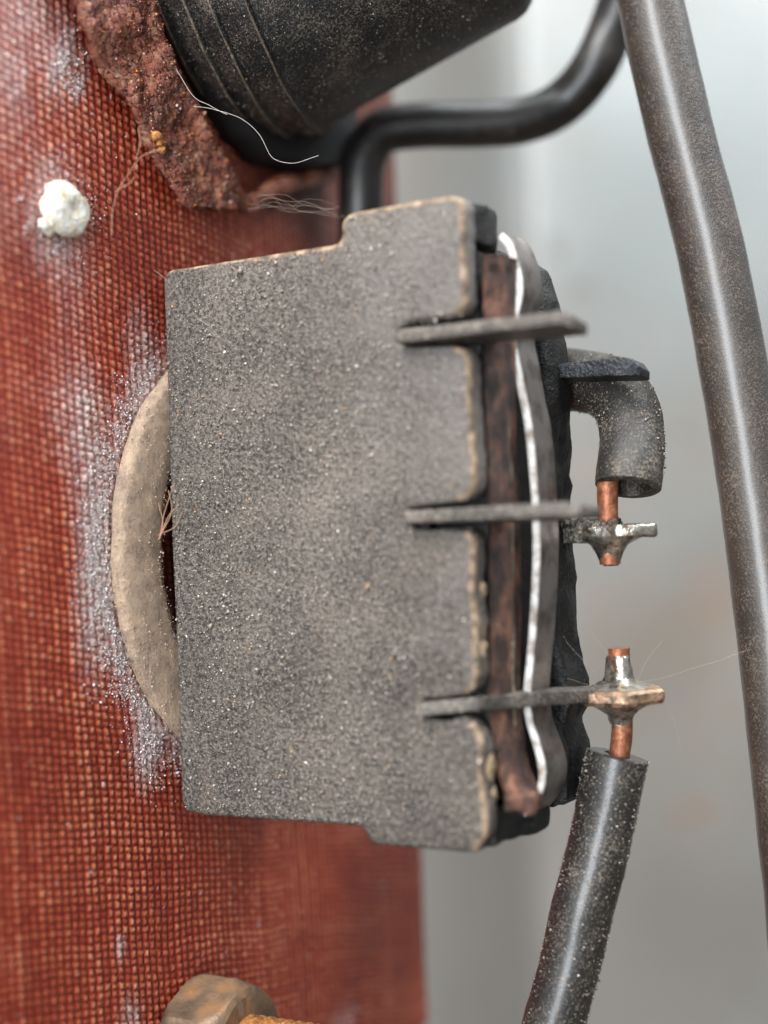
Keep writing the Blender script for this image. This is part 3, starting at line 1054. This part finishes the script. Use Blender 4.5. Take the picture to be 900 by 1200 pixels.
def cylinder():
    root = thing('ribbed_cylinder', 'large ribbed black rubber cylinder sticking out over the rusty strap', 'cylinder')
    # axis: up to the right and a little towards the camera
    end = at(368, 150, 1.09)
    phi = math.radians(15)
    ax = (RIGHT * math.cos(phi) + UP * math.sin(phi) - FWD * 0.225).normalized()
    perp = RIGHT * -math.sin(phi) + UP * math.cos(phi)
    perp = (perp - ax * perp.dot(ax)).normalized()
    R = 230.0
    c0 = end + perp * R
    oth = ax.cross(perp)
    prof = [(-124, 100), (-122, R - 82), (-117, R - 58), (-111, R - 44), (-106, R - 43), (-103, R - 49), (-99, R - 47), (-88, R - 31), (-74, R - 17), (-70, R - 17), (-67, R - 23), (-63, R - 20),
            (-53, R - 9), (-43, R - 4), (-39, R - 4), (-36, R - 9), (-31, R - 7), (-18, R + 1), (-2, R + 3), (2, R + 2), (5, R - 4), (9, R - 5)]
    prof += [(s, R - 5 - .185 * (s - 8)) for s in (40, 80, 120, 160, 200, 240, 284)]
    prof += [(295, R - 61), (304, R - 70), (309, R - 84), (310, 60)]
    seg = 96
    vs, fs = [], []
    for (s, r) in prof:
        for k in range(seg):
            a = 2 * math.pi * k / seg
            p = c0 + ax * s + (perp * math.cos(a) + oth * math.sin(a)) * r
            vs.append(loc(p))
    n = len(prof)
    for i in range(n - 1):
        for k in range(seg):
            fs.append((i * seg + k, i * seg + (k + 1) % seg, (i + 1) * seg + (k + 1) % seg, (i + 1) * seg + k))
    fs.append(tuple(range(seg)))
    fs.append(tuple((n - 1) * seg + k for k in range(seg)))
    b = B()
    b.poly(vs, fs)
    b.build('body', MAT['cylinder'], root, 40)
    for s, r in ((-108.5, R - 43.5), (-72, R - 17), (-41, R - 4), (1, R + 2.2)):
        b = B()
        path = []
        for k in range(121):
            a = 2 * math.pi * k / 120
            path.append(loc(c0 + ax * (s + 1.5 * mn.noise(Vector((math.cos(a) * 5, math.sin(a) * 5, s)))) + (perp * math.cos(a) + oth * math.sin(a)) * r))
        b.tube(path, [1.3 + .9 * mn.noise(p * .05) for p in path], 6, False)
        b.build('rib', MAT['rib'], root)
    # matte black block between the cylinder and the panel
    q = [ray(x, y, 0, PN) for x, y in ((180, 20), (205, 70), (232, 122), (258, 164), (286, 192), (330, 202), (382, 198), (386, 140), (384, 60), (384, -20), (180, -40))]
    b = B()
    b.prism([(p.y, p.z) for p in q], 0, PN - 5, 22)
    b.bevel(7, 3).rough(3, .03, 24, 6)
    b.build('black_block', MAT['black'], root)
    # dust specks
    pts, sz = [], []
    for _ in range(9000):
        a = random.uniform(0, 2 * math.pi)
        st = random.uniform(-112, 298)
        r = float(np.interp(st, [q_[0] for q_ in prof], [q_[1] for q_ in prof]))
        p = loc(c0 + ax * st + (perp * math.cos(a) + oth * math.sin(a)) * r)
        pts.append(p)
        sz.append(min(1.5, .4 + random.expovariate(4.0)))
    o = grains('specks', pts, sz, grain_cols(len(pts)))
    o.matrix_world = Matrix.Identity(4)
    o.parent = root
    o['kind'] = 'stuff'


cylinder()

# ------------------------------------------------------------------ rusty strap


def strap():
    root = thing('rusty_strap', 'flaking rusty metal strap running diagonally across the red panel under the ribbed cylinder', 'strap')
    L = [(30, -110), (60, -50), (86, 0), (104, 48), (136, 102), (164, 150), (186, 196), (204, 228), (214, 243)]
    Rr = [(110, -110), (145, -50), (176, 0), (190, 46), (210, 92), (226, 122), (246, 160), (270, 202), (300, 246)]
    l = spline([ray(x, y, 0, -10) for x, y in L], 36)
    r = spline([ray(x, y, 0, 4) for x, y in Rr], 36)
    nw = 90
    top, fs = [], []
    for i, (a, c) in enumerate(zip(l, r)):
        for j in range(nw):
            t = j / (nw - 1)
            p = a.lerp(c, t)
            e = min(t, 1 - t)
            dent = 16 * (mn.noise(p * 0.014 + Vector((3, 0, 0)))) + 4 * mn.noise(p * 0.045) + 1.8 * mn.noise(p * 0.13) + 1.8 * mn.noise(p * .34)
            fl = mn.noise(p * .035 + Vector((7, 2, 1))) + .5 * mn.noise(p * .09)
            fl = math.floor(fl * 4.5 + .25 * mn.noise(p * .3)) / 4.5
            dent += 4.0 * fl
            p = p + Vector((dent * min(1, e * 8 + .35), 0, 0))
            # ragged borders
            p.y += (5 * mn.noise(p * .07) + 2.5 * mn.noise(p * .25)) * (1 if e < .06 else 0)
            top.append(p)
    m = len(l)
    for i in range(m - 1):
        for j in range(nw - 1):
            fs.append((i * nw + j, i * nw + j + 1, (i + 1) * nw + j + 1, (i + 1) * nw + j))
    o = mesh('plate', top, fs, MAT['rust'], root)
    sd = o.modifiers.new('thickness', 'SOLIDIFY')
    sd.thickness = 12 * S
    sd.offset = 0
    pal = np.array([srgb('#3a1c18'), srgb('#7d3b2a'), srgb('#a55c3c'), srgb('#c9742c'), srgb('#c4a896'), srgb('#f0e6da')])
    gp = [Vector(top[random.randrange(len(top))]) + Vector((6.2, random.uniform(-2, 2), random.uniform(-2, 2))) for _ in range(6500)]
    gs = [min(2.2, .4 + random.expovariate(2.2)) for _ in gp]
    o = grains('rust_flakes', gp, gs, pal[rng.choice(6, len(gp), p=[.33, .31, .18, .09, .07, .02])])
    o.matrix_world = Matrix.Identity(4)
    o.parent = root
    o['kind'] = 'stuff'
    # lower lip running off behind, towards the tube
    b = B()
    pth = spline([ray(292, 240, 0, -4), ray(320, 222, 0, -6), ray(350, 212, 0, -10), ray(388, 204, 0, -14)], 8)
    b.tube(pth, [13 + 3 * mn.noise(p * .05) for p in pth], 14, True, 5, 8)
    b.build('lip', MAT['rust'], root)
    b = B()
    for (x, y, s) in ((190, 176, 5), (183, 160, 7), (188, 168, 6)):
        p = ray(x, y, 0, 4)
        rr = bmesh.ops.create_icosphere(b.bm, subdivisions=2, radius=s)
        for v in rr['verts']:
            v.co = v.co * (1 + .5 * mn.noise(v.co * .2 + p)) + p
    b.build('crystal', MAT['stud'], root)


strap()


def powder():
    """white mineral powder crusted round the washer and the deposit"""
    pts, sz = [], []
    while len(pts) < 9000:
        if random.random() < .72:
            a = random.gauss(math.pi * 1.02, .55)
            r = 274 + abs(random.gauss(0, 22)) * (1 + .6 * mn.noise(Vector((a * 6, 0, 0))))
            d, z = 190 + r * math.cos(a), -17 + r * math.sin(a)
        else:
            x, y, sx, sy = random.choice([(70, 250, 40, 46), (70, 262, 26, 30), (172, 872, 14, 30), (110, 640, 14, 60), (80, 80, 14, 26)])
            p = ray(random.gauss(x, sx * .7), random.gauss(y, sy * .7), 0, PN)
            d, z = p.y, p.z
        if mn.noise(Vector((d * .05, z * .05, 4))) + .6 * mn.noise(Vector((d * .15, z * .15, 4))) < random.uniform(-.5, .3):
            continue
        s_ = min(1.7, .3 + random.expovariate(3.4))
        pts.append((PN + 2.6 + s_ * .3, d, z))
        sz.append(s_)
    pal = np.array([srgb('#dcd4d2'), srgb('#c9bdb9'), srgb('#eeeae8'), srgb('#b8a09a')])
    o = grains('mineral_powder', pts, sz, pal[rng.choice(4, len(pts), p=[.4, .25, .2, .15])], 'matte_grains')
    tag(o, 'white mineral powder crusted on the red panel round the washer and the white lump', 'powder', kind='stuff')


powder()


def deposit():
    b = B()
    p = ray(77, 246, 0, PN + 8)
    r = bmesh.ops.create_icosphere(b.bm, subdivisions=5, radius=1)
    for v in r['verts']:
        d = v.co.normalized()
        k = 1 + .16 * mn.noise(d * 1.3 + Vector((4, 1, 0))) + .05 * mn.noise(d * 5) + .03 * mn.noise(d * 14)
        hollow = 5.0 * math.exp(-((d.y - .25) ** 2 + (d.z - .05) ** 2) / .08) if d.x > 0 else 0
        v.co = Vector((d.x * 9 - hollow, d.y * 36, d.z * 30)) * k + p
    for (x, y, sz) in ((52, 264, 8), (58, 269, 7), (60, 222, 7)):
        c = ray(x, y, 0, PN + 6)
        r = bmesh.ops.create_icosphere(b.bm, subdivisions=3, radius=sz)
        for v in r['verts']:
            v.co = Vector((v.co.x * .35, v.co.y * 1.2, v.co.z)) * (1 + .4 * mn.noise(v.co * .2 + c)) + c
    o = b.build('deposit', MAT['deposit'], None, 180)
    tag(o, 'lumpy white mineral deposit stuck on the red panel beside the rusty strap', 'deposit')


deposit()

# ------------------------------------------------------------------ nut and stud


def nut():
    root = thing('hex_nut', 'weathered hexagonal nut with orange rusty threaded stud at the foot of the red panel', 'nut')
    c = ray(250, 1222, 0, 10)
    R = 80.0
    n0, n1 = PN + 5, 62
    vs, fs = [], []
    seg = 96
    prof = [(n0, .95)] + [(n0 + 4 + (n1 - n0 - 8) * i / 24, 1.0) for i in range(25)] + [(n1, .93), (n1 + .5, .40)]
    for j, (n, f) in enumerate(prof):
        for k in range(seg):
            a = 2 * math.pi * k / seg
            s = math.pi / 3
            ap = R * .866 / math.cos(((a + .62) % s) - s / 2)
            t_ = min(1.0, min(n1 - n, n - n0 + 6) / 34.0)
            lim = R * (.83 + .18 * math.sin(t_ * math.pi / 2))
            q = min(ap, lim) * f
            p = Vector((n, c.y + q * math.cos(a), c.z + q * math.sin(a)))
            p += Vector((0, math.cos(a), math.sin(a))) * 1.0 * mn.noise(p * .08)
            vs.append(p)
    m = len(prof)
    for i in range(m - 1):
        for k in range(seg):
            fs.append((i * seg + k, i * seg + (k + 1) % seg, (i + 1) * seg + (k + 1) % seg, (i + 1) * seg + k))
    fs.append(tuple((m - 1) * seg + k for k in range(seg)))
    b = B()
    b.poly(vs, fs)
    b.build('nut_body', MAT['nut'], root, 28)
    # threaded stud: real helix
    vs, fs = [], []
    seg, pitch, r0 = 40, 13.0, 40.0
    nn = 110
    for i in range(nn):
        for k in range(seg):
            a = 2 * math.pi * k / seg
            n = 40 + 125 * i / (nn - 1)
            ph = ((n / pitch) - a / (2 * math.pi)) % 1
            r = r0 - 6 * abs(2 * ph - 1) + .8 * mn.noise(Vector((n, a * 5, 0)) * .2)
            vs.append(Vector((n, c.y + r * math.cos(a), c.z + r * math.sin(a))))
    for i in range(nn - 1):
        for k in range(seg):
            fs.append((i * seg + k, i * seg + (k + 1) % seg, (i + 1) * seg + (k + 1) % seg, (i + 1) * seg + k))
    fs.append(tuple((nn - 1) * seg + k for k in range(seg)))
    b = B()
    b.poly(vs, fs)
    b.build('threaded_stud', MAT['stud'], root, 60)


nut()

# ------------------------------------------------------------------ dust grains


def face_dust():
    n = 15000
    nn = rng.uniform(4, 396, n)
    zz = rng.uniform(-316, 352, n)
    keep = ((nn > 252) | ((zz < 316) & (zz > -314))) & ~((nn > 305) & ((np.abs(zz - 208) < 16) | (np.abs(zz - 20) < 15) | (np.abs(zz + 188) < 16)))
    dens = fbm(nn / 60 + 2, zz / 60 + 8, 91)
    keep &= (dens + .6 * rng.random(n) - .16 * (nn / 400)) > .66
    nn, zz = nn[keep], zz[keep]
    k = len(nn)
    sz = np.clip(rng.lognormal(-.05, .40, k), .4, 2.4)
    big = rng.random(k) < .006
    sz[big] *= 1.9
    pts = np.stack([nn, -sz * .35, zz], -1)
    o = grains('dust', pts, sz, grain_cols(k))
    tag(o, 'pale dust grains clinging to the front of the black relay', 'dust', kind='stuff')


face_dust()


def tube_dust(path, rad, n, label, lo=.5, smax=2.0):
    path = [Vector(p) for p in path]
    pts, sz = [], []
    for _ in range(n):
        i = random.randrange(len(path) - 1)
        t = random.random()
        p = path[i].lerp(path[i + 1], t)
        tg = (path[i + 1] - path[i]).normalized()
        d = Vector((random.gauss(0, 1), random.gauss(0, 1), random.gauss(0, 1)))
        d = (d - tg * d.dot(tg)).normalized()
        s = min(smax, lo + random.expovariate(3.4))
        pts.append(p + d * (rad + s * .2))
        sz.append(s)
    o = grains('dust', pts, sz, grain_cols(n))
    tag(o, label, 'dust', kind='stuff')


tube_dust(spline([lat(724, 884, WK), lat(715, 925, WK), lat(702, 990, WK), lat(684, 1060, WK), lat(664, 1145, WK), lat(640, 1235, WK)], 14), 35.5, 2400,
          'pale dust grains on the lower cut wire')
tube_dust(spline([lat(740, 552, .98), lat(741, 515, .993), lat(735, 480, 1.003), lat(716, 456, 1.015), lat(686, 447, 1.03)], 10), 38, 900,
          'pale dust grains on the short bent wire')

# ------------------------------------------------------------------ cobwebs and fibres


def web(name, lines, label, mat, rad=0.7, cat='cobweb', wob=2.5):
    b = B()
    for (k, pts) in lines:
        path = spline([lat(x, y, k) for x, y in pts], 8)
        path = [p + Vector((mn.noise(p * .03), mn.noise(p * .03 + Vector((9, 0, 0))), mn.noise(p * .03 + Vector((0, 9, 0))))) * wob for p in path]
        b.tube(path, rad, 5, False)
    o = b.build(name, mat, None, 180)
    return tag(o, label, cat)


web('cobweb', [(.99, [(206, 80), (226, 112), (246, 124), (268, 133)]), (.99, [(226, 124), (250, 128), (270, 132), (288, 142), (304, 158), (318, 186), (345, 190), (373, 183)])],
    'thin white cobweb thread hanging under the ribbed black cylinder', MAT['web'], 0.24)
web('hair', [(.945, [(190, 174), (166, 186), (146, 210), (133, 240), (130, 276)]), (.945, [(134, 226), (150, 216), (158, 206)]), (.945, [(163, 150), (166, 168), (161, 188)])],
    'loose brown fibre curling off the rusty strap onto the red panel', MAT['hair'], 0.45, 'fibre')
web('cobweb', [(.965, [(742, 802), (790, 790), (880, 762)]), (.965, [(745, 800), (760, 775), (776, 750)]), (.965, [(738, 800), (716, 770), (690, 735)]),
               (.965, [(772, 815), (788, 845), (800, 880)]), (.965, [(700, 806), (680, 800), (664, 796)]), (.965, [(735, 795), (754, 802), (772, 812)]), (.965, [(700, 790), (670, 760), (660, 745)])],
    'fine cobweb threads radiating from the lower solder joint', MAT['lint'], 0.17)
random.seed(5)
wisps = []
for i in range(8):
    y0, y1 = 224 + 22 * random.random(), 240 + 14 * random.random()
    wisps.append((1.0 + .02 * random.random(), [(290 + 14 * random.random(), y0)] + [(315 + 22 * q, y0 + (y1 - y0) * (q + .5) / 4 + random.uniform(-7, 7)) for q in range(3)] + [(392 + 6 * random.random(), y1)]))
web('cobweb', wisps, 'wispy grey cobweb between the rusty strap and the relay top', MAT['lint'], 0.10, 'cobweb', 5)
web('fibre_tuft', [(.965, [(187, 633), (196, 606), (210, 590)]), (.965, [(187, 630), (200, 600), (198, 575)]), (.965, [(186, 634), (190, 615), (186, 590)]), (.965, [(184, 628), (205, 618), (214, 600)]),
                   (.965, [(188, 625), (192, 600), (205, 568)])],
    'little tuft of frayed pale fibres at the washer beside the relay edge', MAT['hair'], 0.5, 'fibre')


def face_fibres():
    b = B()
    random.seed(21)
    for _ in range(15):
        n, z = random.uniform(10, 330), random.uniform(-280, 290)
        a = random.uniform(0, math.pi)
        L = random.uniform(12, 46)
        pts = [(n + math.cos(a) * L * t + random.uniform(-3, 3), -1.6 - random.random(), z + math.sin(a) * L * t + random.uniform(-3, 3)) for t in (0, .35, .7, 1)]
        b.tube(spline(pts, 5), random.uniform(.2, .4), 4, False)
    o = b.build('lint', MAT['lint'], None, 180)
    tag(o, 'short dust fibres stuck over the front of the black relay', 'lint', kind='stuff')


face_fibres()
